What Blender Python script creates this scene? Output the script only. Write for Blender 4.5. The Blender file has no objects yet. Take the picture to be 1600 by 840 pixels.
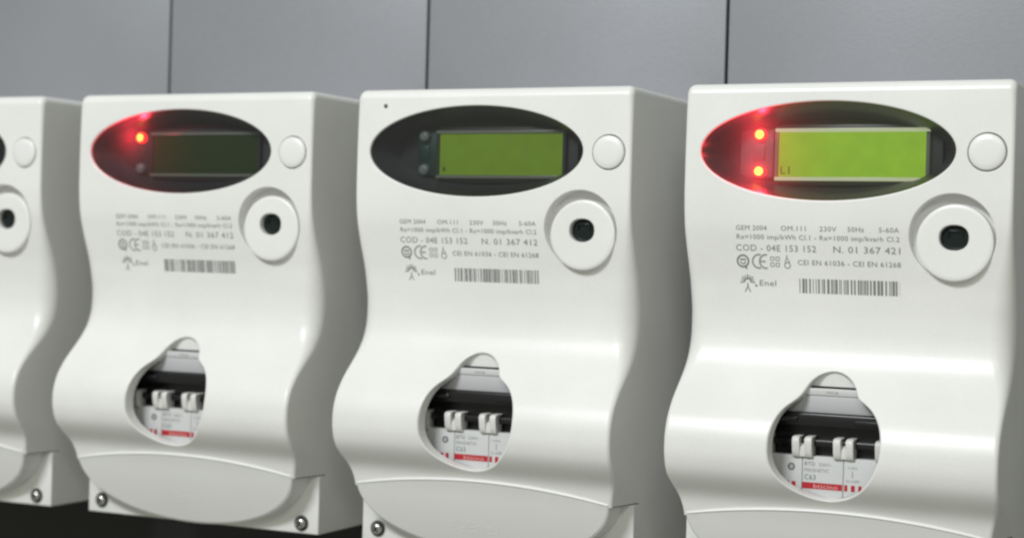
import bpy, bmesh, math, random
import numpy as np
from mathutils import Vector, Matrix
from mathutils.geometry import delaunay_2d_cdt

scene = bpy.context.scene
COL = scene.collection
S = 0.15                      # one meter spacing is 0.15 m; all sizes below are in spacings
PI = math.pi
random.seed(7)

# ------------------------------------------------------------------ camera
cam_d = bpy.data.cameras.new("camera")
cam = bpy.data.objects.new("camera", cam_d)
COL.objects.link(cam)
R_ = Vector((0.90160385, 0.43169074, 0.02745171))
U_ = Vector((-0.02752592, -0.00607686, 0.99960262))
F_ = Vector((-0.43168602, 0.90200121, -0.00640376))
M = Matrix(((R_.x, U_.x, -F_.x), (R_.y, U_.y, -F_.y), (R_.z, U_.z, -F_.z))).to_4x4()
M.translation = Vector((2.24506330, -4.44825595, -0.292661517)) * S
cam.matrix_world = M
cam_d.sensor_width = 36
cam_d.lens = 2800 / 1600 * 36
cam_d.clip_start = 0.01
cam_d.clip_end = 100
cam_d.dof.use_dof = True
cam_d.dof.focus_distance = 4.60 * S
cam_d.dof.aperture_fstop = 9
scene.camera = cam

# ------------------------------------------------------------------ light and exposure
world = bpy.data.worlds.new("World")
scene.world = world
world.use_nodes = True
bg = world.node_tree.nodes["Background"]
bg.inputs[0].default_value = (0.955, 0.97, 0.835, 1)
bg.inputs[1].default_value = 0.315

def area(name, loc, target, sx, sy, power, color):
    d = bpy.data.lights.new(name, 'AREA')
    d.shape = 'RECTANGLE'
    d.size = sx * S
    d.size_y = sy * S
    d.energy = power
    d.color = color
    o = bpy.data.objects.new(name, d)
    COL.objects.link(o)
    o.location = Vector(loc) * S
    o.rotation_euler = (Vector(target) - Vector(loc)).to_track_quat('-Z', 'Y').to_euler()
    return o

area("ceiling_lamp", (-1.3, -8.0, 5.6), (0.1, 0, -0.5), 3.0, 1.6, 17.8, (0.962, 0.982, 1.0))
area("side_fill_light", (4.6, -9.5, 5.0), (0.1, 0.0, -0.5), 3.0, 1.1, 4.2, (0.985, 1.0, 0.92))  # added fill from the right to lift the meters' dark sides

vs = scene.view_settings
vs.view_transform = 'Standard'
vs.look = 'None'
vs.exposure = 0
vs.gamma = 1
vs.use_curve_mapping = False
scene.cycles.filter_width = 2.4
scene.cycles.max_bounces = 8
scene.cycles.transparent_max_bounces = 8
scene.cycles.caustics_reflective = False
scene.cycles.caustics_refractive = False

# ------------------------------------------------------------------ materials
def new_mat(name):
    m = bpy.data.materials.new(name)
    m.use_nodes = True
    nt = m.node_tree
    return m, nt, nt.nodes["Principled BSDF"]

def simple(name, col, rough=0.5, metal=0.0, spec=0.5):
    m, nt, p = new_mat(name)
    p.inputs["Base Color"].default_value = (*col, 1)
    p.inputs["Roughness"].default_value = rough
    p.inputs["Metallic"].default_value = metal
    p.inputs["Specular IOR Level"].default_value = spec
    return m

def grainy(name, col, rough, var=0.06, scale=300, bump=0.05, metal=0.0, stretch=(1, 1, 1), big=0.0, bigscale=12):
    m, nt, p = new_mat(name)
    n = nt.nodes
    tc = n.new("ShaderNodeTexCoord")
    mp = n.new("ShaderNodeMapping")
    mp.inputs["Scale"].default_value = stretch
    nz = n.new("ShaderNodeTexNoise")
    nz.inputs["Scale"].default_value = scale
    nz.inputs["Detail"].default_value = 3
    nb = n.new("ShaderNodeTexNoise")
    nb.inputs["Scale"].default_value = bigscale
    nb.inputs["Detail"].default_value = 4
    cr = n.new("ShaderNodeMapRange")
    cr.inputs["To Min"].default_value = 1 - var
    cr.inputs["To Max"].default_value = 1 + var
    cb = n.new("ShaderNodeMapRange")
    cb.inputs["From Min"].default_value = 0.3
    cb.inputs["From Max"].default_value = 0.7
    cb.inputs["To Min"].default_value = 1 - big
    cb.inputs["To Max"].default_value = 1 + big
    mul = n.new("ShaderNodeMath")
    mul.operation = 'MULTIPLY'
    vm = n.new("ShaderNodeVectorMath")
    vm.operation = 'SCALE'
    vm.inputs[0].default_value = col
    bp = n.new("ShaderNodeBump")
    bp.inputs["Strength"].default_value = bump
    bp.inputs["Distance"].default_value = 0.0005
    L = nt.links.new
    oi = n.new("ShaderNodeObjectInfo")
    off = n.new("ShaderNodeVectorMath")
    off.operation = 'MULTIPLY_ADD'
    off.inputs[1].default_value = (3.1, 5.3, 7.7)
    L(oi.outputs["Random"], off.inputs[0])
    L(tc.outputs["Object"], off.inputs[2])
    L(off.outputs[0], mp.inputs[0])
    L(mp.outputs[0], nz.inputs["Vector"])
    L(off.outputs[0], nb.inputs["Vector"])
    L(nz.outputs[0], cr.inputs["Value"])
    L(nb.outputs[0], cb.inputs["Value"])
    L(cr.outputs[0], mul.inputs[0])
    L(cb.outputs[0], mul.inputs[1])
    L(mul.outputs[0], vm.inputs["Scale"])
    L(vm.outputs[0], p.inputs["Base Color"])
    L(nz.outputs[0], bp.inputs["Height"])
    L(bp.outputs[0], p.inputs["Normal"])
    rr = n.new("ShaderNodeMapRange")
    rr.inputs["To Min"].default_value = rough - 0.05
    rr.inputs["To Max"].default_value = rough + 0.07
    L(nb.outputs[0], rr.inputs["Value"])
    L(rr.outputs[0], p.inputs["Roughness"])
    p.inputs["Metallic"].default_value = metal
    return m

def emit(name, col, strength, base=(0, 0, 0), rough=0.4):
    m, nt, p = new_mat(name)
    p.inputs["Base Color"].default_value = (*base, 1)
    p.inputs["Roughness"].default_value = rough
    p.inputs["Emission Color"].default_value = (*col, 1)
    p.inputs["Emission Strength"].default_value = strength
    return m

def glass(name, tint, rough=0.06):
    m = bpy.data.materials.new(name)
    m.use_nodes = True
    nt = m.node_tree
    for x in list(nt.nodes):
        nt.nodes.remove(x)
    o = nt.nodes.new("ShaderNodeOutputMaterial")
    t = nt.nodes.new("ShaderNodeBsdfTransparent")
    t.inputs[0].default_value = (*tint, 1)
    g = nt.nodes.new("ShaderNodeBsdfGlossy")
    g.inputs["Roughness"].default_value = rough
    fr = nt.nodes.new("ShaderNodeFresnel")
    fr.inputs[0].default_value = 1.5
    mx = nt.nodes.new("ShaderNodeMixShader")
    nt.links.new(fr.outputs[0], mx.inputs[0])
    nt.links.new(t.outputs[0], mx.inputs[1])
    nt.links.new(g.outputs[0], mx.inputs[2])
    tl = nt.nodes.new("ShaderNodeBsdfTranslucent")           # haze added to the pane to hold the indicators' red glow
    tl.inputs[0].default_value = (0.7, 0.7, 0.7, 1)
    df = nt.nodes.new("ShaderNodeBsdfDiffuse")
    df.inputs[0].default_value = (0.35, 0.35, 0.37, 1)
    m1 = nt.nodes.new("ShaderNodeMixShader")
    m1.inputs[0].default_value = 0.35
    nt.links.new(tl.outputs[0], m1.inputs[1])
    nt.links.new(df.outputs[0], m1.inputs[2])
    m2 = nt.nodes.new("ShaderNodeMixShader")
    m2.inputs[0].default_value = 0.08
    nt.links.new(mx.outputs[0], m2.inputs[1])
    nt.links.new(m1.outputs[0], m2.inputs[2])
    nt.links.new(m2.outputs[0], o.inputs[0])
    return m

MAT = {
    'white': grainy("white_plastic", (0.76, 0.76, 0.745), 0.34, 0.03, 700, 0.06, big=0.028, bigscale=30),
    'lid': grainy("cover_plastic", (0.74, 0.74, 0.73), 0.42, 0.02, 900, 0.05, big=0.02, bigscale=25),
    'button': simple("button_plastic", (0.76, 0.76, 0.75), 0.35),
    'cup': simple("smoked_plastic", (0.085, 0.085, 0.09), 0.28),
    'floor': simple("dark_inner_plastic", (0.036, 0.038, 0.042), 0.45),
    'glass': glass("smoked_glass", (0.62, 0.62, 0.64)),
    'ink': simple("grey_ink", (0.20, 0.205, 0.20), 0.5),
    'ink_soft': simple("faded_ink", (0.27, 0.28, 0.27), 0.5),
    'black': simple("black_plastic", (0.010, 0.010, 0.011), 0.28),
    'lens': simple("black_lens", (0.006, 0.012, 0.011), 0.08),
    'toggle': grainy("toggle_plastic", (0.68, 0.68, 0.66), 0.4, 0.03, 500, 0.05),
    'plate': simple("breaker_plate", (0.56, 0.57, 0.57), 0.45),
    'plate_grey': simple("breaker_top_plate", (0.46, 0.46, 0.48), 0.5),
    'red': simple("red_print", (0.42, 0.012, 0.020), 0.5),
    'pink': simple("pink_print", (0.72, 0.40, 0.40), 0.5),
    'teal': simple("teal_print", (0.10, 0.17, 0.17), 0.5),
    'steel': simple("screw_steel", (0.62, 0.62, 0.60), 0.22, 1.0),
    'socket': simple("dark_socket", (0.02, 0.02, 0.02), 0.5),
    'pcb': simple("green_board", (0.010, 0.055, 0.045), 0.4),
    'pcb_lit': simple("lit_board", (0.15, 0.19, 0.195), 0.45),  # paler copy of the board, its lit look put into the colour
    'clear': simple("clear_edge", (0.30, 0.33, 0.26), 0.2),
    'edge_bright': emit("lit_edge", (0.78, 0.86, 0.50), 0.75, (0.3, 0.33, 0.26), 0.2),  # frame edges glow by themselves in place of light from the screen
    'lcd_on': emit("lit_screen", (0.29, 0.53, 0.022), 1.18, (0.05, 0.08, 0.01)),
    'lcd_dim': emit("dim_screen", (0.135, 0.245, 0.006), 1.02, (0.05, 0.08, 0.01)),
    'lcd_off': simple("dark_screen", (0.026, 0.066, 0.006), 0.7, 0, 0.2),
    'led_core': emit("led_core", (1.0, 0.33, 0.045), 7.0),
    'led_glow': emit("led_body", (1.0, 0.02, 0.018), 3.6, (0.3, 0.02, 0.02)),
    'led_off': simple("led_unlit", (0.28, 0.33, 0.31), 0.25),
    'panel': grainy("grey_panel", (0.282, 0.292, 0.318), 0.42, 0.07, 420, 0.08, metal=0.25, stretch=(1, 1, 2.0), big=0.05, bigscale=7),
    'gap': simple("dark_gap", (0.012, 0.012, 0.013), 0.6),
    'dark': simple("void_black", (0.006, 0.005, 0.006), 0.5),  # painted black for the darkness of the open space
    'speck': simple("dark_speck", (0.05, 0.05, 0.06), 0.6),
}
# LCD: faint cell mottling on the lit screens
for key in ('lcd_on', 'lcd_dim'):
    m = MAT[key]
    nt = m.node_tree
    p = nt.nodes["Principled BSDF"]
    tc = nt.nodes.new("ShaderNodeTexCoord")
    nz = nt.nodes.new("ShaderNodeTexNoise")
    nz.inputs["Scale"].default_value = 160
    mr = nt.nodes.new("ShaderNodeMapRange")
    s0 = p.inputs["Emission Strength"].default_value
    mr.inputs["To Min"].default_value = s0 * 0.85
    mr.inputs["To Max"].default_value = s0 * 1.15
    nt.links.new(tc.outputs["Object"], nz.inputs["Vector"])
    nt.links.new(nz.outputs[0], mr.inputs["Value"])
    nt.links.new(mr.outputs[0], p.inputs["Emission Strength"])

# ------------------------------------------------------------------ object helpers
MESHES = {}

class MB:
    """collects vertices, faces and optional vertex normals (in spacings)"""
    def __init__(self):
        self.v, self.f, self.n, self.m = [], [], [], []
    def add(self, verts, faces, normals=None, mat=0):
        b = len(self.v)
        self.v += [tuple(x) for x in verts]
        self.f += [tuple(b + i for i in q) for q in faces]
        self.m += [mat] * len(faces)
        self.n += list(normals) if normals is not None else [None] * len(verts)
    def mesh(self, name, mats, sharp=35):
        me = bpy.data.meshes.new(name)
        me.from_pydata([(x * S, y * S, z * S) for x, y, z in self.v], [], self.f)
        for k in mats:
            me.materials.append(MAT[k])
        me.polygons.foreach_set("material_index", self.m)
        if any(n is not None for n in self.n):
            me.shade_smooth()
            # faces without given normals keep flat ones: vertices there are not shared
            nn = [(0, 0, 0) if n is None else tuple(n) for n in self.n]
            me.normals_split_custom_set_from_vertices(nn)
        else:
            bm = bmesh.new()
            bm.from_mesh(me)
            bmesh.ops.remove_doubles(bm, verts=bm.verts, dist=1e-7)
            bmesh.ops.recalc_face_normals(bm, faces=bm.faces)
            bm.to_mesh(me)
            bm.free()
            me.shade_smooth()
            me.set_sharp_from_angle(angle=math.radians(sharp))
        me.update()
        return me
    def box(self, x0, x1, y0, y1, z0, z1, mat=0, bev=0.0):
        b = bev
        if b <= 0:
            vs_ = [(x, y, z) for x in (x0, x1) for y in (y0, y1) for z in (z0, z1)]
            self.add(vs_, [(0, 1, 3, 2), (4, 6, 7, 5), (0, 4, 5, 1), (2, 3, 7, 6), (0, 2, 6, 4), (1, 5, 7, 3)], None, mat)
            return
        bm = bmesh.new()
        bmesh.ops.create_cube(bm, size=1)
        for v in bm.verts:
            v.co = Vector(((x0 + x1) / 2 + v.co.x * (x1 - x0), (y0 + y1) / 2 + v.co.y * (y1 - y0), (z0 + z1) / 2 + v.co.z * (z1 - z0)))
        bmesh.ops.bevel(bm, geom=list(bm.edges), offset=b, segments=2, profile=0.5, affect='EDGES')
        self.bm(bm, mat)
    def bm(self, bm, mat=0):
        bm.verts.ensure_lookup_table()
        bm.verts.index_update()
        self.add([v.co.copy() for v in bm.verts], [[v.index for v in f.verts] for f in bm.faces], None, mat)
        bm.free()
    def loft(self, loops, mat=0, cap0=False, cap1=False):
        n = len(loops[0])
        vv = [p for l in loops for p in l]
        ff = []
        for a in range(len(loops) - 1):
            for i in range(n):
                j = (i + 1) % n
                ff.append((a * n + i, a * n + j, (a + 1) * n + j, (a + 1) * n + i))
        if cap0:
            ff.append(tuple(range(n)))
        if cap1:
            ff.append(tuple(range((len(loops) - 1) * n, len(loops) * n)))
        self.add(vv, ff, None, mat)
    def lathe(self, cx, cz, prof, n=48, mat=0, cap0=False, cap1=False):
        loops = [[(cx + r * math.cos(2 * PI * i / n), y, cz + r * math.sin(2 * PI * i / n)) for i in range(n)] for r, y in prof]
        self.loft(loops, mat, cap0, cap1)

def link(name, me, parent):
    o = bpy.data.objects.new(name, me)
    COL.objects.link(o)
    if parent is not None:
        o.parent = parent
    return o

def cached(key, fn):
    if key not in MESHES:
        MESHES[key] = fn()
    return MESHES[key]

# ------------------------------------------------------------------ the meter's face
XC, HW = 0.035, 0.425
ZTOP, BACK, ZSEAM = 0.176, 0.54, -0.955
RT = 0.028
PZ = np.array([0.148, 0.05, -0.05, -0.12, -0.16, -0.20, -0.26, -0.34, -0.42, -0.475, -0.52, -0.56, -0.60, -0.645, -0.69, -0.735, -0.785, -0.828, -0.86, -0.886, -0.907, -0.955])
PY = np.array([0.0, 0.0, 0.0, 0.0, 0.0015, 0.005, 0.018, 0.036, 0.0455, 0.0465, 0.039, 0.021, -0.010, -0.053, -0.086, -0.101, -0.102, -0.089, -0.062, -0.033, -0.018, -0.006])
RZ = np.array([0.176, 0.12, 0.0, -0.12, -0.20, -0.26, -0.34, -0.42, -0.50, -0.55, -0.60, -0.645, -0.735, -0.955])
RV = np.array([0.020, 0.014, 0.010, 0.010, 0.016, 0.026, 0.046, 0.060, 0.056, 0.040, 0.022, 0.014, 0.012, 0.011])
ZG = np.linspace(0.148, ZSEAM, 700)
_o = np.argsort(PZ)
_y = np.interp(ZG, PZ[_o], PY[_o])
_r = np.interp(ZG, RZ[::-1], RV[::-1])
def smooth(a, w):
    k = np.hanning(w + 2)[1:-1]
    k /= k.sum()
    p = np.concatenate([2 * a[0] - a[1:w // 2 + 1][::-1], a, 2 * a[-1] - a[-w // 2:-1][::-1]])
    return np.convolve(p, k, 'same')[w // 2: w // 2 + len(a)]
YG = smooth(_y, 42)
RG = smooth(_r, 60)
DG = np.gradient(YG, ZG)
def Y(z): return float(np.interp(z, ZG[::-1], YG[::-1]))
def DY(z): return float(np.interp(z, ZG[::-1], DG[::-1]))
def RF(z): return float(np.interp(z, ZG[::-1], RG[::-1]))
def HF(z):                                               # half width of the front: it narrows towards the lower cover
    t = min(1.0, max(0.0, (-0.835 - z) / 0.12))
    return HW - 0.026 * t * t * (3 - 2 * t)
def N0(z):
    return Vector((0, -1, DY(z))).normalized()

ELL = (-0.0135, 0.0, 0.3315, 0.1262)
BTN = (0.394, -0.0036, 0.0480)
KNB = (0.319, -0.2265, 0.0955)
PKT = (KNB[0] - 0.0060, KNB[1] + 0.0140, 0.1065)
def circle(cx, cz, rx, rz, n=72):
    return [(cx + rx * math.cos(2 * PI * i / n), cz + rz * math.sin(2 * PI * i / n)) for i in range(n)]
HOLE_RAW = [(-.040, -.608), (-.031, -.588), (-.014, -.572), (.014, -.561), (.045, -.5635), (.072, -.580), (.090, -.603), (.097, -.622), (.116, -.633),
            (.139, -.648), (.159, -.672), (.170, -.698), (.174, -.730), (.172, -.764), (.158, -.803), (.133, -.838), (.097, -.865), (.048, -.881),
            (.003, -.878), (-.030, -.868), (-.063, -.851), (-.088, -.827), (-.104, -.799), (-.110, -.774), (-.111, -.744), (-.108, -.715),
            (-.099, -.682), (-.086, -.659), (-.073, -.646), (-.060, -.636), (-.051, -.627), (-.045, -.619)]
def resample(pts, n, closed=True, sm=2):
    P = np.array(pts)
    for _ in range(sm):                                  # Chaikin corner cutting
        Q = np.roll(P, -1, 0)
        P = np.stack([0.75 * P + 0.25 * Q, 0.25 * P + 0.75 * Q], 1).reshape(-1, 2)
    d = np.linalg.norm(np.roll(P, -1, 0) - P, axis=1)
    s = np.concatenate([[0], np.cumsum(d)])
    P = np.vstack([P, P[:1]])
    t = np.linspace(0, s[-1], n, endpoint=False)
    return [(float(np.interp(x, s, P[:, 0])), float(np.interp(x, s, P[:, 1]))) for x in t]
HOLE = resample(HOLE_RAW, 110)
def ccw(p):
    a = sum(p[i][0] * p[(i + 1) % len(p)][1] - p[(i + 1) % len(p)][0] * p[i][1] for i in range(len(p)))
    return p if a > 0 else p[::-1]
def outdir(p):
    n = len(p)
    r = []
    for i in range(n):
        a, b = p[i - 1], p[(i + 1) % n]
        t = Vector((b[0] - a[0], b[1] - a[1])).normalized()
        r.append((t.y, -t.x))
    return r

def housing_mesh():
    mb = MB()
    holes = [  # outline, lip radius, wall end (absolute y or depth), absolute?
        (ccw(circle(ELL[0], ELL[1], ELL[2], ELL[3], 120)), 0.0045, 0.011, True),
        (ccw(circle(BTN[0], BTN[1], BTN[2], BTN[2], 64)), 0.0025, 0.014, True),
        (ccw(circle(PKT[0], PKT[1], PKT[2], PKT[2], 96)), 0.0030, 0.040, True),
        (ccw(HOLE), 0.0065, 0.042, False)]
    rows = [0.148 - i * (0.148 - ZSEAM) / 180 for i in range(181)]
    # --- face with its four openings, as a constrained triangulation in (u, z)
    K = 0.42
    def to_uv(x, z): return ((x - XC) / (HF(z) - RF(z)) * K, z)
    pts, edges = [], []
    us = [-1 + 2 * i / 24 for i in range(25)]
    outer = [(-K, z) for z in rows] + [(u * K, rows[-1]) for u in us[1:-1]] + [(K, z) for z in rows[::-1]] + [(u * K, rows[0]) for u in us[::-1][1:-1]]
    pts += outer
    edges += [(i, (i + 1) % len(outer)) for i in range(len(outer))]
    exps = []
    for out, b, d, ab in holes:
        od = outdir(out)
        e = [(p[0] + o[0] * b, p[1] + o[1] * b) for p, o in zip(out, od)]
        exps.append(e)
        base = len(pts)
        pts += [to_uv(*p) for p in e]
        edges += [(base + i, base + (i + 1) % len(e)) for i in range(len(e))]
    def inside(p, poly):
        x, y = p
        r = False
        j = len(poly) - 1
        for i in range(len(poly)):
            xi, yi = poly[i]; xj, yj = poly[j]
            if (yi > y) != (yj > y) and x < (xj - xi) * (y - yi) / (yj - yi) + xi:
                r = not r
            j = i
        return r
    epoly = [[to_uv(*p) for p in e] for e in exps]
    arrs = [np.array(q) for q in epoly]
    for j in range(2, 179, 2):
        for i in range(1, 40):
            p = (K * (-1 + 2 * i / 40), rows[j])
            ok = True
            for q, a in zip(epoly, arrs):
                if np.min(np.hypot(a[:, 0] - p[0], a[:, 1] - p[1])) < 0.006 or inside(p, q):
                    ok = False
                    break
            if ok:
                pts.append(p)
    vo, eo, fo, *_ = delaunay_2d_cdt([Vector(p) for p in pts], edges, [], 0, 1e-6, False)
    V, Nn = [], []
    for p in vo:
        z = p.y
        V.append((XC + p.x / K * (HF(z) - RF(z)), Y(z), z))
        Nn.append(N0(z))
    F = []
    for f in fo:
        c = (sum(vo[i].x for i in f) / len(f), sum(vo[i].y for i in f) / len(f))
        if any(inside(c, q) for q in epoly):
            continue
        a, b, c2 = (vo[i] for i in f[:3])
        if (b.x - a.x) * (c2.y - a.y) - (b.y - a.y) * (c2.x - a.x) < 0:
            f = f[::-1]
        F.append(tuple(f))
    mb.add(V, F, Nn)
    # --- rows of the outline from the back of the top, over the top edge and down the face
    prof = []
    for i in range(6):
        prof.append((BACK + (RT - BACK) * i / 6, ZTOP, Vector((0, 0, 1)), RF(0.148) + 0.004))
    for i in range(9):
        a = PI / 2 * i / 8
        prof.append((RT - RT * math.sin(a), ZTOP - RT + RT * math.cos(a), Vector((0, -math.sin(a), math.cos(a))), RF(0.148) + 0.004 * (1 - i / 8)))
    ntop = len(prof)
    for z in rows[1:]:
        prof.append((Y(z), z, N0(z), RF(z)))
    # top strip between the fillets
    V, Nn, F = [], [], []
    for y, z, n, r in prof[:ntop]:
        for u in us:
            V.append((XC + u * (HW - r), y, z)); Nn.append(n)
    w = len(us)
    for a in range(ntop - 1):
        for i in range(w - 1):
            F.append((a * w + i, (a + 1) * w + i, (a + 1) * w + i + 1, a * w + i + 1))
    mb.add(V, F, Nn)
    # fillets along both sides
    NS = 7
    for s in (-1, 1):
        V, Nn, F = [], [], []
        for y, z, n, r in prof:
            for k in range(NS):
                t = PI / 2 * k / (NS - 1)
                d = r * (1 - math.cos(t))
                V.append((XC + s * (HF(z) - r + r * math.sin(t)), y - n.y * d, z - n.z * d))
                Nn.append(Vector((s * math.sin(t), n.y * math.cos(t), n.z * math.cos(t))))
        for a in range(len(prof) - 1):
            for k in range(NS - 1):
                q = (a * NS + k, (a + 1) * NS + k, (a + 1) * NS + k + 1, a * NS + k + 1)
                F.append(q if s > 0 else q[::-1])
        mb.add(V, F, Nn)
        # the flat side behind the fillet
        edge = [(y - n.y * r + (HW - HF(z)) * 4.5, z - n.z * r) for y, z, n, r in prof]
        V, Nn, F = [], [], []
        for (y, z, n, r), (ye, ze) in zip(prof, edge):
            V += [(XC + s * HF(z), y - n.y * r, z - n.z * r), (XC + s * HW, ye, ze)]
            Nn += [Vector((s, 0, 0))] * 2
        for a in range(ntop, len(prof) - 1):
            q = (2 * a, 2 * a + 2, 2 * a + 3, 2 * a + 1)
            F.append(q if s > 0 else q[::-1])
        mb.add(V, F, Nn)
        edge.append((max(edge[-1][0], 0.10), ZSEAM))
        poly = edge + [(0.0945, ZSEAM - 0.006), (0.0945, -1.1275), (BACK, -1.1275)]
        vo2, _, fo2, *_ = delaunay_2d_cdt([Vector(p) for p in poly], [(i, (i + 1) % len(poly)) for i in range(len(poly))], [], 1, 1e-7, False)
        x = XC + s * HW
        F = []
        for f in fo2:
            a, b, c2 = (vo2[i] for i in f[:3])
            if not inside(((a.x + b.x + c2.x) / 3, (a.y + b.y + c2.y) / 3), poly):
                continue
            o = (b.x - a.x) * (c2.y - a.y) - (b.y - a.y) * (c2.x - a.x)
            F.append(tuple(f) if (o > 0) == (s > 0) else tuple(f)[::-1])
        mb.add([(x, p.x, p.y) for p in vo2], F, [Vector((s, 0, 0))] * len(vo2))
    # underside
    yb = prof[-1][0]
    h = HF(ZSEAM) - 0.002
    mb.add([(XC - h, yb + .014, ZSEAM), (XC + h, yb + .014, ZSEAM), (XC + HW - 0.001, 0.125, ZSEAM), (XC + HW - 0.001, BACK, ZSEAM), (XC - HW + 0.001, BACK, ZSEAM), (XC - HW + 0.001, 0.125, ZSEAM)],
           [(0, 5, 4, 3, 2, 1)], [Vector((0, 0, -1))] * 6)
    # --- lips and walls of the openings
    for (out, b, d, ab), e in zip(holes, exps):
        od = outdir(out)
        n = len(out)
        V, Nn, F = [], [], []
        steps = 5
        for k in range(steps):
            t = PI / 2 * k / (steps - 1)
            for p, o in zip(out, od):
                x = p[0] + o[0] * b * (1 - math.sin(t))
                z = p[1] + o[1] * b * (1 - math.sin(t))
                V.append((x, Y(z) + b * (1 - math.cos(t)), z))
                f = N0(z)
                Nn.append((f * math.cos(t) + Vector((-o[0], 0, -o[1])) * math.sin(t)).normalized())
        for p, o in zip(out, od):
            V.append((p[0], d if ab else Y(p[1]) + d, p[1]))
            Nn.append(Vector((-o[0], 0, -o[1])))
        for a in range(steps):
            for i in range(n):
                j = (i + 1) % n
                F.append((a * n + i, (a + 1) * n + i, (a + 1) * n + j, a * n + j)[::-1])
        mb.add(V, F, Nn)
    # floor of the round pocket behind the reader
    c = circle(PKT[0], PKT[1], PKT[2], PKT[2], 96)
    mb.add([(x, 0.040, z) for x, z in c], [tuple(range(96))], [Vector((0, -1, 0))] * 96)
    return mb.mesh("housing", ['white'])

# ------------------------------------------------------------------ other parts
YB = 0.092                                               # front of the base plate
def base_mesh():
    mb = MB()
    mb.box(XC - HW + 0.0006, XC + HW - 0.0006, YB, BACK, -1.128, ZSEAM - 0.0006, 0, 0.003)
    return mb.mesh("base_plate", ['white'])

SCR = ((-0.337, -1.090), (0.402, -1.098))
def screw_mesh():
    mb = MB()
    mb.lathe(0, 0, [(0.0235, -0.0012), (0.0225, -0.0045), (0.019, -0.0055), (0.0165, -0.003)], 32, 1)
    mb.lathe(0, 0, [(0.0165, -0.003), (0.0165, -0.009), (0.014, -0.0135), (0.009, -0.0160), (0.005, -0.0165)], 32, 0)
    mb.lathe(0, 0, [(0.0235, -0.0012), (0.0235, 0.004)], 32, 1)
    c = [(0.005 * math.cos(2 * PI * i / 32), -0.0165, 0.005 * math.sin(2 * PI * i / 32)) for i in range(32)]
    mb.add(c, [tuple(range(32))], None, 1)
    mb.box(-0.0105, 0.0105, -0.0172, -0.010, -0.0026, 0.0026, 1)
    mb.box(-0.0026, 0.0026, -0.0170, -0.010, -0.0105, 0.0105, 1)
    return mb.mesh("screw", ['steel', 'socket'])

def lid_y(z):
    return -0.0105 + 0.42 * (-0.944 - z) - 0.5 * (max(0, -0.944 - z) * max(0, 1.13 + z))
def lid_mesh():
    mb = MB()
    n1, n2 = 40, 80
    a_, b_ = 0.391, 0.183
    LC = XC
    out = []
    for i in range(n1):                                  # top arc, left to right
        t = -1 + 2 * i / n1
        out.append((LC + a_ * t, -0.944 + 0.036 * (1 - t * t)))
    for i in range(n2):
        t = PI * i / n2
        out.append((LC + a_ * math.cos(t), -0.944 - b_ * math.sin(t) ** 0.92))
    out = ccw(out)
    od = outdir(out)
    r = 0.0060
    loops = []
    loops.append([(p[0], YB - 0.0008, p[1]) for p in out])
    loops.append([(p[0], min(YB - 0.001, lid_y(p[1]) + r), p[1]) for p in out])
    for k in range(1, 5):
        t = PI / 2 * k / 4
        loops.append([(p[0] - o[0] * r * (1 - math.cos(t)), min(YB - 0.001, lid_y(p[1]) + r * (1 - math.sin(t))), p[1] - o[1] * r * (1 - math.cos(t))) for p, o in zip(out, od)])
    mb.loft(loops, 0)
    # the face: strips between matching heights (CDT with inner points)
    ins = [(p[0], p[2]) for p in loops[-1]]
    pts = list(ins)
    for j in range(1, 12):
        z = -0.915 - j * 0.0185
        for i in range(-12, 13):
            x = LC + i * 0.034
            t = (x - LC) / (a_ - 0.02)
            if abs(t) < 1 and z > -0.944 - (b_ - 0.016) * math.sqrt(1 - t * t) and z < -0.944 + 0.03 * (1 - t * t) - 0.012:
                pts.append((x, z))
    vo, _, fo, *_ = delaunay_2d_cdt([Vector(p) for p in pts], [(i, (i + 1) % len(ins)) for i in range(len(ins))], [], 1, 1e-7, False)
    mb.add([(p.x, min(YB - 0.001, lid_y(p.y)), p.y) for p in vo], [tuple(f) for f in fo])
    return mb.mesh("terminal_cover", ['lid'], 50)

def emboss_mesh():
    mb = MB()
    def strip(pts, w):
        for (x0, z0), (x1, z1) in zip(pts[:-1], pts[1:]):
            d = Vector((x1 - x0, z1 - z0)).normalized()
            nx, nz = -d.y * w, d.x * w
            q = [(x0 + nx, z0 + nz), (x1 + nx, z1 + nz), (x1 - nx, z1 - nz), (x0 - nx, z0 - nz)]
            t = [(x, lid_y(z) - 0.0006, z) for x, z in q]
            u = [(x + (0.001 if x > 0.04 else -0.001), lid_y(z) + 0.001, z) for x, z in q]
            mb.add(t + u, [(0, 1, 2, 3), (0, 4, 5, 1), (1, 5, 6, 2), (2, 6, 7, 3), (3, 7, 4, 0)])
    zc = -1.050
    for a in range(-60, 241, 50):                        # the sunburst
        c, s = math.cos(math.radians(a)), math.sin(math.radians(a))
        strip([(-0.045 + 0.009 * c, zc + 0.009 * s), (-0.045 + 0.021 * c, zc + 0.021 * s)], 0.0016)
    def letters(txt, x, h):
        G = {'E': [[(1, 1), (0, 1), (0, 0), (1, 0)], [(0, .5), (.8, .5)]], 'n': [[(0, 0), (0, .7), (.7, .7), (1, .4), (1, 0)]],
             'e': [[(0, .4), (1, .4), (.9, .7), (.2, .7), (0, .3), (.3, 0), (1, 0)]], 'l': [[(.3, 1), (.3, 0)]]}
        for ch in txt:
            for st in G[ch]:
                strip([(x + a * h * .62, zc - h / 2 + b * h) for a, b in st], 0.0017)
            x += h * (.95 if ch != 'l' else .6)
    letters("Enel", -0.010, 0.030)
    return mb.mesh("embossed_mark", ['lid'])

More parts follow.
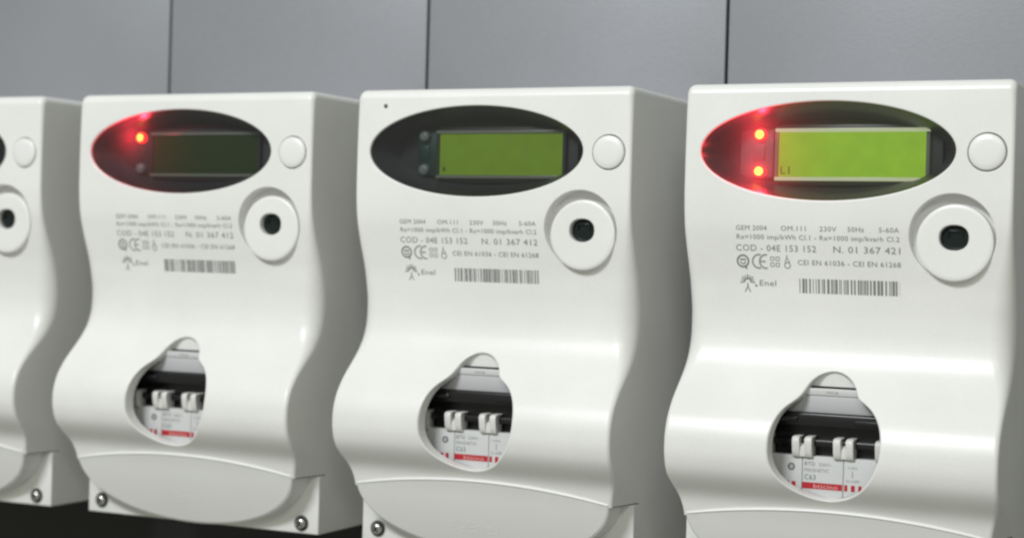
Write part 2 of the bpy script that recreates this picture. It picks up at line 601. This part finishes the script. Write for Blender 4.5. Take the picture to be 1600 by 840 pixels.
# display
DY0, DYF = 0.011, 0.098
def cup_mesh():
    mb = MB()
    n = 120
    o = [(ELL[0] + ELL[2] * 1.004 * math.cos(2 * PI * i / n), ELL[1] + ELL[3] * 1.008 * math.sin(2 * PI * i / n)) for i in range(n)]
    i2 = [(ELL[0] + ELL[2] * 0.87 * math.cos(2 * PI * i / n), ELL[1] + ELL[3] * 0.68 * math.sin(2 * PI * i / n)) for i in range(n)]
    mb.loft([[(x, 0.0095, z) for x, z in o], [(x, 0.05, z) for x, z in [((a[0] + b[0]) / 2, (a[1] + b[1]) / 2) for a, b in zip(o, i2)]], [(x, DYF, z) for x, z in i2]], 0)
    mb.add([(x, DYF, z) for x, z in i2], [tuple(range(n))], None, 1)
    return mb.mesh("display_recess", ['cup', 'floor'], 60)
def glass_mesh():
    mb = MB()
    n = 96
    loops = []
    for k in range(9):
        q = 1 - k / 8 * 0.98
        loops.append([(ELL[0] + ELL[2] * 1.0 * q * math.cos(2 * PI * i / n), 0.0075 - 0.010 * (1 - q * q), ELL[1] + ELL[3] * 1.0 * q * math.sin(2 * PI * i / n)) for i in range(n)])
    mb.loft(loops, 0, cap1=True)
    return mb.mesh("window_pane", ['glass'], 80)
LX0, LX1, LZ0, LZ1, LY = -0.153, 0.230, -0.063, 0.052, 0.066
def screen_mesh(mat):
    mb = MB()
    mb.box(LX0, LX1, LY, LY + 0.01, LZ0, LZ1, 0)
    return mb.mesh("display_screen", [mat])
def screen_frame_mesh(bright):
    mb = MB()
    w, p = 0.010, LY - 0.005
    mb.box(LX0 - w, LX1 + w, p, DYF, LZ1 + 0.001, LZ1 + w, 0, 0.0012)
    mb.box(LX0 - w, LX1 + w, p, DYF, LZ0 - w, LZ0 - 0.001, 0, 0.0012)
    mb.box(LX0 - w, LX0 - 0.001, p + .001, DYF, LZ0 - 0.0005, LZ1 + 0.0005, 1)
    mb.box(LX1 + 0.001, LX1 + w, p + .001, DYF, LZ0 - 0.0005, LZ1 + 0.0005, 1)
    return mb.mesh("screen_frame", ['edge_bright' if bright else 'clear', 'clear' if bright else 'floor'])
def surround_mesh():
    mb = MB()
    p, q = LY + 0.012, DYF - 0.001
    mb.box(LX0 - 0.012, LX1 + 0.04, p, q, LZ0 - 0.022, LZ1 + 0.022, 0, 0.004)
    return mb.mesh("screen_housing", ['cup'])
def board_mesh(mat):
    mb = MB()
    mb.box(-0.262 if mat == 'pcb_lit' else -0.232, -0.172, 0.080, 0.094, -0.066, 0.062, 0, 0.004)
    mb.box(-0.226, -0.194, 0.076, 0.080, -0.020, 0.020, 0, 0.002)
    return mb.mesh("light_board", [mat])
LED = ((-0.207, 0.047), (-0.207, -0.049))
def led_mesh(on):
    mb = MB()
    mb.lathe(0, 0, [(0.017, 0.0), (0.017, -0.006), (0.0155, -0.011), (0.012, -0.014)], 24, 0)
    mb.lathe(0, 0, [(0.012, -0.014), (0.007, -0.0158), (0.001, -0.0165)], 24, 1, cap1=True)
    return mb.mesh("indicator_light", ['led_glow', 'led_core'] if on else ['led_off', 'led_off'], 70)

def button_mesh():
    mb = MB()
    r = BTN[2] - 0.0028
    mb.lathe(0, 0, [(r, 0.014), (r, -0.001), (r - 0.001, -0.0035), (r - 0.004, -0.0055), (r * 0.6, -0.0068), (0.001, -0.0072)], 64, 0, cap1=True)
    mb.lathe(0, 0, [(BTN[2] + .001, 0.0135), (r - .001, 0.0135)], 64, 1)
    return mb.mesh("push_button", ['button', 'socket'], 50)

KY = 0.010
def knob_mesh():
    mb = MB()
    n = 96
    def sq(rx, rz, y, dz=0.0):
        L = []
        for i in range(n):
            a = 2 * PI * i / n
            c, s = math.cos(a), math.sin(a)
            e = 2 / 2.3
            L.append((rx * math.copysign(abs(c) ** e, c) - 0.002, y, rz * math.copysign(abs(s) ** e, s) + 0.012))
        return L
    def ci(r, y):
        return [(r * math.cos(2 * PI * i / n), y, r * math.sin(2 * PI * i / n)) for i in range(n)]
    R = KNB[2]
    loops = [ci(R, 0.040), ci(R, KY + 0.006), ci(R - 0.0015, KY + 0.002), ci(R - 0.005, KY), ci(R - 0.012, KY), ci(R * 0.6, KY), sq(0.0385, 0.0335, KY), sq(0.0365, 0.0315, KY + 0.002), sq(0.036, 0.031, KY + 0.022)]
    mb.loft(loops, 0)
    return mb.mesh("optical_port", ['white'], 30)
def lens_mesh():
    mb = MB()
    n = 48
    loops = []
    for q, y in ((1.0, 0.020), (0.9, 0.018), (0.6, 0.0165), (0.02, 0.016)):
        L = []
        for i in range(n):
            c, s = math.cos(2 * PI * i / n), math.sin(2 * PI * i / n)
            e = 2 / 2.3
            L.append((0.0362 * q * math.copysign(abs(c) ** e, c) - 0.002, KY + y, 0.0312 * q * math.copysign(abs(s) ** e, s) + 0.012))
        loops.append(L)
    mb.loft(loops, 0, cap1=True)
    mb.box(-0.022, 0.018, KY + 0.0105, KY + 0.017, 0.026, 0.031, 0, 0.001)
    mb.box(-0.022, -0.017, KY + 0.0105, KY + 0.017, 0.014, 0.0305, 0, 0.001)
    mb.box(0.013, 0.018, KY + 0.0105, KY + 0.017, 0.014, 0.0305, 0, 0.001)
    return mb.mesh("sensor_lens", ['lens'], 60)

# breaker behind the cut-out
LAB_Y = 0.0
def breaker_mesh():
    mb = MB()
    mb.box(-0.30, 0.36, 0.030, 0.10, -0.93, -0.612, 0)                      # black body
    mb.box(-0.30, 0.36, -0.006, 0.030, -0.700, -0.668, 0, 0.004)            # upper black ledge
    mb.box(-0.300, -0.062, -0.012, 0.012, -0.690, -0.678, 0, 0.003)         # rails on it
    mb.box(0.088, 0.36, -0.012, 0.012, -0.692, -0.680, 0, 0.003)
    mb.box(-0.30, 0.36, 0.006, 0.030, -0.752, -0.735, 0, 0.004)             # rail behind the toggles
    return mb.mesh("circuit_breaker", ['black'])
def lower_plate_mesh():
    mb = MB()
    for a, b in ((-0.30, -0.0481), (-0.0469, 0.0589), (0.0601, 0.36)):      # three modules with fine joints
        mb.box(a, b, LAB_Y, 0.030, -0.925, -0.776, 0, 0.002)
    return mb.mesh("label_plate", ['plate'])
def upper_plate_mesh():
    mb = MB()
    mb.box(-0.30, 0.36, 0.006, 0.029, -0.6665, -0.622, 0, 0.003)
    mb.box(-0.30, 0.36, 0.004, 0.029, -0.6215, -0.604, 1, 0.002)
    return mb.mesh("upper_plate", ['plate_grey', 'plate'])
def flap_mesh():
    mb = MB()
    V, F = [], []
    rows = 8
    for j in range(rows + 1):
        z = -0.552 - 0.0475 * j / rows
        y = 0.026 + 0.008 * (j / rows)
        for x in (-0.075, 0.125):
            V.append((x, y, z))
    for j in range(rows):
        F.append((2 * j, 2 * j + 2, 2 * j + 3, 2 * j + 1))
    b = len(V)
    V += [(-0.075, 0.05, -0.600), (0.125, 0.05, -0.600)]
    F.append((2 * rows, b, b + 1, 2 * rows + 1))
    mb.add(V, F)
    return mb.mesh("finger_flap", ['white'], 60)
def toggle_mesh():
    mb = MB()
    prof = [(-0.004, 0.006), (-0.015, 0.004), (-0.019, -0.002), (-0.018, -0.014), (-0.015, -0.032), (-0.011, -0.044), (-0.007, -0.048), (0.028, -0.048), (0.028, 0.006)]
    for x0, x1 in ((-0.0255, -0.0070), (0.0070, 0.0255)):
        loops = []
        for x, s in ((x0, 0.94), (x0 + 0.002, 1.0), (x1 - 0.002, 1.0), (x1, 0.94)):
            loops.append([(x, -0.006 + (y + 0.006) * s, -0.022 + (z + 0.022) * s) for y, z in prof])
        mb.loft(loops, 0, True, True)
    pr2 = [(0.002, -0.014), (-0.009, -0.022), (-0.010, -0.036), (-0.008, -0.046), (0.028, -0.046), (0.028, -0.012)]
    mb.loft([[(x, y, z) for y, z in pr2] for x in (-0.0075, 0.0075)], 0, True, True)
    return mb.mesh("toggle", ['toggle'], 45)

# ------------------------------------------------------------------ lettering and flat print
def text_tris(s):
    cu = bpy.data.curves.new("t", 'FONT')
    cu.body = s
    cu.resolution_u = 2
    cu.space_character = 1.06
    o = bpy.data.objects.new("t", cu)
    COL.objects.link(o)
    bpy.context.view_layer.update()
    dg = bpy.context.evaluated_depsgraph_get()
    ev = o.evaluated_get(dg)
    me = ev.to_mesh()
    V = [(v.co.x, v.co.y) for v in me.vertices]
    F = [tuple(p.vertices) for p in me.polygons]
    ev.to_mesh_clear()
    bpy.data.objects.remove(o)
    bpy.data.curves.remove(cu)
    return V, F
def put_text(mb, s, x0, x1, zc, h, surf, mat=0, cap=0.70, eps=0.0007):
    V, F = text_tris(s)
    a = min(v[0] for v in V); b = max(v[0] for v in V)
    k = (x1 - x0) / (b - a)
    P = []
    for x, y in V:
        z = zc + (y - cap / 2) * h / cap
        P.append((x0 + (x - a) * k, surf(z) - eps, z))
    mb.add(P, F, None, mat)
def put_poly(mb, pts, surf, mat=0, eps=0.0007):
    mb.add([(x, surf(z) - eps, z) for x, z in pts], [tuple(range(len(pts)))], None, mat)
def put_line(mb, pts, w, surf, mat=0, closed=False, eps=0.0007):
    n = len(pts)
    for i in range(n if closed else n - 1):
        (x0, z0), (x1, z1) = pts[i], pts[(i + 1) % n]
        d = Vector((x1 - x0, z1 - z0))
        if d.length < 1e-9:
            continue
        d.normalize()
        nx, nz = -d.y * w / 2, d.x * w / 2
        put_poly(mb, [(x0 + nx, z0 + nz), (x1 + nx, z1 + nz), (x1 - nx, z1 - nz), (x0 - nx, z0 - nz)], surf, mat, eps)
def px(p):                                               # print column -> x on the face
    return -0.2560 + (p - 0) * 0.000291
def rating_mesh(number):
    mb = MB()
    for s, a, b in (("GEM 2004", 40, 325), ("OM.111", 455, 680), ("230V", 805, 955), ("50Hz", 1055, 1200), ("5-60A", 1330, 1505)):
        put_text(mb, s, px(a), px(b), -0.1985, 0.0125, Y)
    put_text(mb, "Rx=1000 imp/kWh Cl.1 - Rx=1000 imp/kvarh Cl.2", px(45), px(1508), -0.2215, 0.0125, Y)
    put_text(mb, "COD - 04E 153 152", px(35), px(770), -0.2500, 0.0165, Y)
    put_text(mb, "N. 01 367 " + number, px(925), px(1512), -0.2500, 0.0165, Y)
    put_text(mb, "CEI EN 61036 - CEI EN 61268", px(600), px(1515), -0.2850, 0.0130, Y)
    return mb.mesh("rating_text", ['ink'])
def arc(cx, cz, r, a0, a1, n=20):
    return [(cx + r * math.cos(math.radians(a0 + (a1 - a0) * i / n)), cz + r * math.sin(math.radians(a0 + (a1 - a0) * i / n))) for i in range(n + 1)]
def marks_mesh():
    mb = MB()
    zc = -0.285
    cx = px(95)
    put_line(mb, arc(cx, zc, 0.0150, 0, 360, 28), 0.0045, Y)                # round quality mark
    put_line(mb, [(cx - 0.008, zc + 0.004), (cx + 0.008, zc + 0.004)], 0.004, Y)
    put_line(mb, arc(cx, zc - 0.001, 0.0065, 180, 360, 10), 0.003, Y)
    put_line(mb, [(cx + .005, zc - .012), (cx + .010, zc - .021)], 0.004, Y)
    r = 0.0175
    put_line(mb, arc(px(245), zc, r, 75, 285), 0.0042, Y, 1)                # CE
    put_line(mb, arc(px(310), zc, r, 80, 280), 0.0042, Y, 1)
    put_line(mb, [(px(258), zc), (px(305), zc)], 0.0040, Y, 1)
    for i in (-1, 1):                                                       # square mark of four small cells
        for j in (-1, 1):
            x, z = px(392) + i * 0.0072, zc + j * 0.0078
            q = 0.0045
            put_line(mb, [(x - q, z - q), (x + q, z - q), (x + q, z + q), (x - q, z + q)], 0.0020, Y, 1, True)
    x = px(505)
    put_line(mb, arc(x, zc - 0.0085, 0.0075, 0, 360, 18), 0.0026, Y, 1)     # drop-shaped mark
    put_line(mb, [(x - .006, zc - .002), (x, zc + .018)], 0.0024, Y, 1)
    put_line(mb, [(x + .006, zc - .002), (x, zc + .010)], 0.0024, Y, 1)
    return mb.mesh("approval_marks", ['ink', 'ink_soft'])
def logo_mesh():
    mb = MB()
    cx, zc = px(132), -0.338
    for i in range(9):
        a = -8 + i * 196 / 8
        c, s = math.cos(math.radians(a)), math.sin(math.radians(a))
        r0, r1 = (0.0085, 0.0205) if i % 2 == 0 else (0.0095, 0.0185)
        put_line(mb, [(cx + r0 * c, zc + r0 * s), (cx + r1 * c, zc + r1 * s * 0.92)], 0.0028, Y, i % 2)
    put_line(mb, arc(cx, zc - 0.001, 0.0085, 0, 180, 10), 0.0032, Y)
    put_line(mb, [(cx, zc - .004), (cx, zc - .014)], 0.0030, Y)
    put_line(mb, [(cx - .0075, zc - .027), (cx, zc - .013), (cx + .0075, zc - .027)], 0.0026, Y)
    put_line(mb, [(cx + .020, zc - .010), (cx + .026, zc - .010)], 0.005, Y)
    put_text(mb, "Enel", px(243), px(395), -0.3405, 0.0150, Y, 0)
    return mb.mesh("printed_logo", ['ink', 'ink_soft'])
def barcode_mesh(seed):
    mb = MB()
    rn = random.Random(seed)
    x, x1 = -0.0787, 0.1810
    z0, z1 = -0.3635, -0.3265
    while x < x1:
        w = rn.choice((0.0021, 0.0021, 0.0042, 0.0042, 0.0063))
        g = rn.choice((0.0021, 0.0021, 0.0021, 0.0042, 0.0055))
        if x + w > x1:
            w = x1 - x
        zs = [z0, (2 * z0 + z1) / 3, (z0 + 2 * z1) / 3, z1]
        for a, b in zip(zs[:-1], zs[1:]):
            put_poly(mb, [(x, a), (x + w, a), (x + w, b), (x, b)], Y)
        x += w + g
    return mb.mesh("barcode", ['ink'])
def label_print_mesh():
    mb = MB()
    f = lambda z: LAB_Y
    def r(x0, x1, z0, z1, m, e=0.0008):
        put_poly(mb, [(x0, z0), (x1, z0), (x1, z1), (x0, z1)], f, m, e)
    put_line(mb, arc(-0.076, -0.806, 0.0075, 0, 360, 20), 0.0050, f, 0)
    put_text(mb, "N", -0.079, -0.073, -0.806, 0.006, f, 0)
    put_text(mb, "BTD", -0.041, -0.014, -0.7955, 0.0095, f, 0)
    put_text(mb, "230V~", -0.004, 0.030, -0.7960, 0.0085, f, 3)
    put_text(mb, "MAGNETIC", -0.041, 0.022, -0.8115, 0.0085, f, 3)
    put_text(mb, "C63", -0.041, -0.012, -0.8295, 0.0130, f, 2)
    put_text(mb, "I-ON", 0.072, 0.094, -0.7990, 0.0065, f, 3)
    put_line(mb, [(0.083, -0.808), (0.083, -0.824)], 0.0020, f, 3)
    put_text(mb, "O-OFF", 0.067, 0.101, -0.8330, 0.0070, f, 3)
    za, zb = -0.8590, -0.8432
    for a, b in ((-0.104, -0.096), (-0.090, -0.081), (-0.074, -0.064), (0.063, 0.071), (0.080, 0.090), (0.099, 0.107), (0.115, 0.121)):
        r(a, b, za, zb, 1)
    r(-0.0465, 0.0575, za, zb, 1)
    put_text(mb, "bticino", -0.0165, 0.046, -0.8511, 0.0115, f, 4, eps=0.0014)
    return mb.mesh("breaker_print", ['ink', 'red', 'teal', 'ink_soft', 'pink'])
def upper_print_mesh():
    mb = MB()
    put_text(mb, "MCB", 0.010, 0.040, -0.6130, 0.0060, lambda z: 0.004, 0)
    return mb.mesh("plate_print", ['ink_soft'])
def screen_text_mesh():
    mb = MB()
    put_text(mb, "L1", LX0 + 0.006, LX0 + 0.030, LZ0 + 0.017, 0.020, lambda z: LY, 0, eps=0.0012)
    return mb.mesh("screen_text", ['floor'])
def screen_dot_mesh():
    mb = MB()
    put_poly(mb, [(LX0 + .012, LZ0 + .010), (LX0 + .018, LZ0 + .010), (LX0 + .018, LZ0 + .022), (LX0 + .012, LZ0 + .022)], lambda z: LY, 0, 0.0012)
    return mb.mesh("screen_text", ['floor'])
def speck_mesh():
    mb = MB()
    mb.lathe(-0.296, 0.128, [(0.0062, -0.0006), (0.004, -0.0018), (0.0005, -0.002)], 12, 0, cap1=True)
    return mb.mesh("dirt_speck", ['speck'])

# ------------------------------------------------------------------ the setting: wall panels and what is below them
wall = bpy.data.objects.new("panelled_wall", None)
COL.objects.link(wall)
wall['label'] = "grey brushed metal wall of tall panels behind the white meters"
wall['category'] = "wall"
wall.location = (0, BACK * S, 0)
WB = BACK
gaps = [-4.436, -3.442, -2.448, -1.454, -0.460, 0.533, 1.527, 2.52, 3.51]
def panel_mesh(w):
    mb = MB()
    mb.box(0, w, 0.0, 0.03, 0, 3.6, 0, 0.003)
    return mb.mesh("panel", ['panel'])
for a, b in zip(gaps[:-1], gaps[1:]):
    o = link("panel", panel_mesh(b - a - 0.0095), wall)
    o.location = ((a + 0.0048) * S, 0.0005 * S, -1.13 * S)
mb = MB()
mb.box(gaps[0], gaps[-1], 0.031, 0.05, -1.13, 2.47, 0)
link("backing_sheet", mb.mesh("backing_sheet", ['gap']), wall)
mb = MB()
mb.box(gaps[0], gaps[-1], 0.66, 0.70, -4.2, -1.135, 0)  # black sheets stand in for the dark open space below the panels
mb.box(gaps[0], gaps[-1], BACK + 0.002, 0.66, -1.145, -1.135, 0)
low = link("lower_void", mb.mesh("lower_void", ['dark']), None)
low['kind'] = 'structure'

# ------------------------------------------------------------------ the meters
def meter(k, label, screen, leds, number, seed):
    t = bpy.data.objects.new("electricity_meter", None)
    COL.objects.link(t)
    t.location = (k * S, 0, 0)
    t['label'] = label
    t['category'] = "electricity meter"
    t['group'] = "electricity meters mounted in a row"
    link("housing", cached('housing', housing_mesh), t)
    b = link("base_plate", cached('base', base_mesh), t)
    for x, z in SCR:
        s = link("screw", cached('screw', screw_mesh), b)
        s.location = (x * S, YB * S, z * S)
        s.rotation_euler = (0, random.uniform(0, 1.5), 0)
    lid = link("terminal_cover", cached('lid', lid_mesh), t)
    link("embossed_mark", cached('emboss', emboss_mesh), lid)
    cup = link("display_recess", cached('cup', cup_mesh), t)
    link("screen_housing", cached('surround', surround_mesh), cup)
    link("display_screen", cached('scr_' + screen, lambda: screen_mesh(screen)), cup)
    link("screen_frame", cached('frame_' + screen, lambda: screen_frame_mesh(screen == 'lcd_on')), cup)
    bm_ = 'pcb_lit' if all(leds) else 'pcb'  # lit-looking board colour where both indicators glow
    link("light_board", cached('board_' + bm_, lambda: board_mesh(bm_)), cup)
    for (x, z), on in zip(LED, leds):
        l = link("indicator_light", cached('led_%d' % on, lambda: led_mesh(on)), cup)
        l.location = (x * S, 0.080 * S, z * S)
        l['label'] = "glowing red indicator light" if on else "unlit grey indicator light"
        if on:
            d = bpy.data.lights.new("indicator_lamp", 'SPOT')
            d.energy = 0.034
            d.specular_factor = 0.15
            d.spot_size = math.radians(176)
            d.spot_blend = 0.25
            d.color = (1.0, 0.03, 0.06)
            d.shadow_soft_size = 0.010 * S
            p = bpy.data.objects.new("indicator_lamp", d)
            COL.objects.link(p)
            p.parent = l
            p.location = (0.018 * S, -0.038 * S, 0)
            p.rotation_euler = (-PI / 2, 0, 0)
    if screen == 'lcd_on':
        link("screen_text", cached('L1', screen_text_mesh), cup)
    elif screen == 'lcd_dim':
        link("screen_text", cached('dot', screen_dot_mesh), cup)
    link("window_pane", cached('glass', glass_mesh), t)
    o = link("push_button", cached('button', button_mesh), t)
    o.location = (BTN[0] * S, 0, BTN[1] * S)
    o = link("optical_port", cached('knob', knob_mesh), t)
    o.location = (KNB[0] * S, 0, KNB[1] * S)
    link("sensor_lens", cached('lens', lens_mesh), o)
    br = link("circuit_breaker", cached('breaker', breaker_mesh), t)
    lp = link("label_plate", cached('lower_plate', lower_plate_mesh), br)
    link("upper_plate", cached('upper_plate', upper_plate_mesh), br)
    link("breaker_print", cached('bprint', label_print_mesh), br)
    link("plate_print", cached('uprint', upper_print_mesh), br)
    for x in (-0.153, -0.046, 0.061, 0.168):
        g = link("toggle", cached('toggle', toggle_mesh), br)
        g.location = (x * S, 0, -0.732 * S)
    link("finger_flap", cached('flap', flap_mesh), t)
    link("rating_text", cached('rate' + number, lambda: rating_mesh(number)), t)
    link("approval_marks", cached('marks', marks_mesh), t)
    link("printed_logo", cached('logo', logo_mesh), t)
    link("barcode", cached('bar%d' % seed, lambda: barcode_mesh(seed)), t)
    return t

meter(1, "white electricity meter with a bright lit green screen and two glowing red lights", 'lcd_on', (1, 1), "421", 3)
mB = meter(0, "white electricity meter with a dim green screen and no red light glowing", 'lcd_dim', (0, 0), "412", 11)
link("dirt_speck", speck_mesh(), mB)
meter(-1, "white electricity meter with a dark blank screen and one glowing red light", 'lcd_off', (1, 0), "412", 12)
meter(-2, "white electricity meter cut off by the left edge of the photo", 'lcd_off', (0, 0), "412", 12)
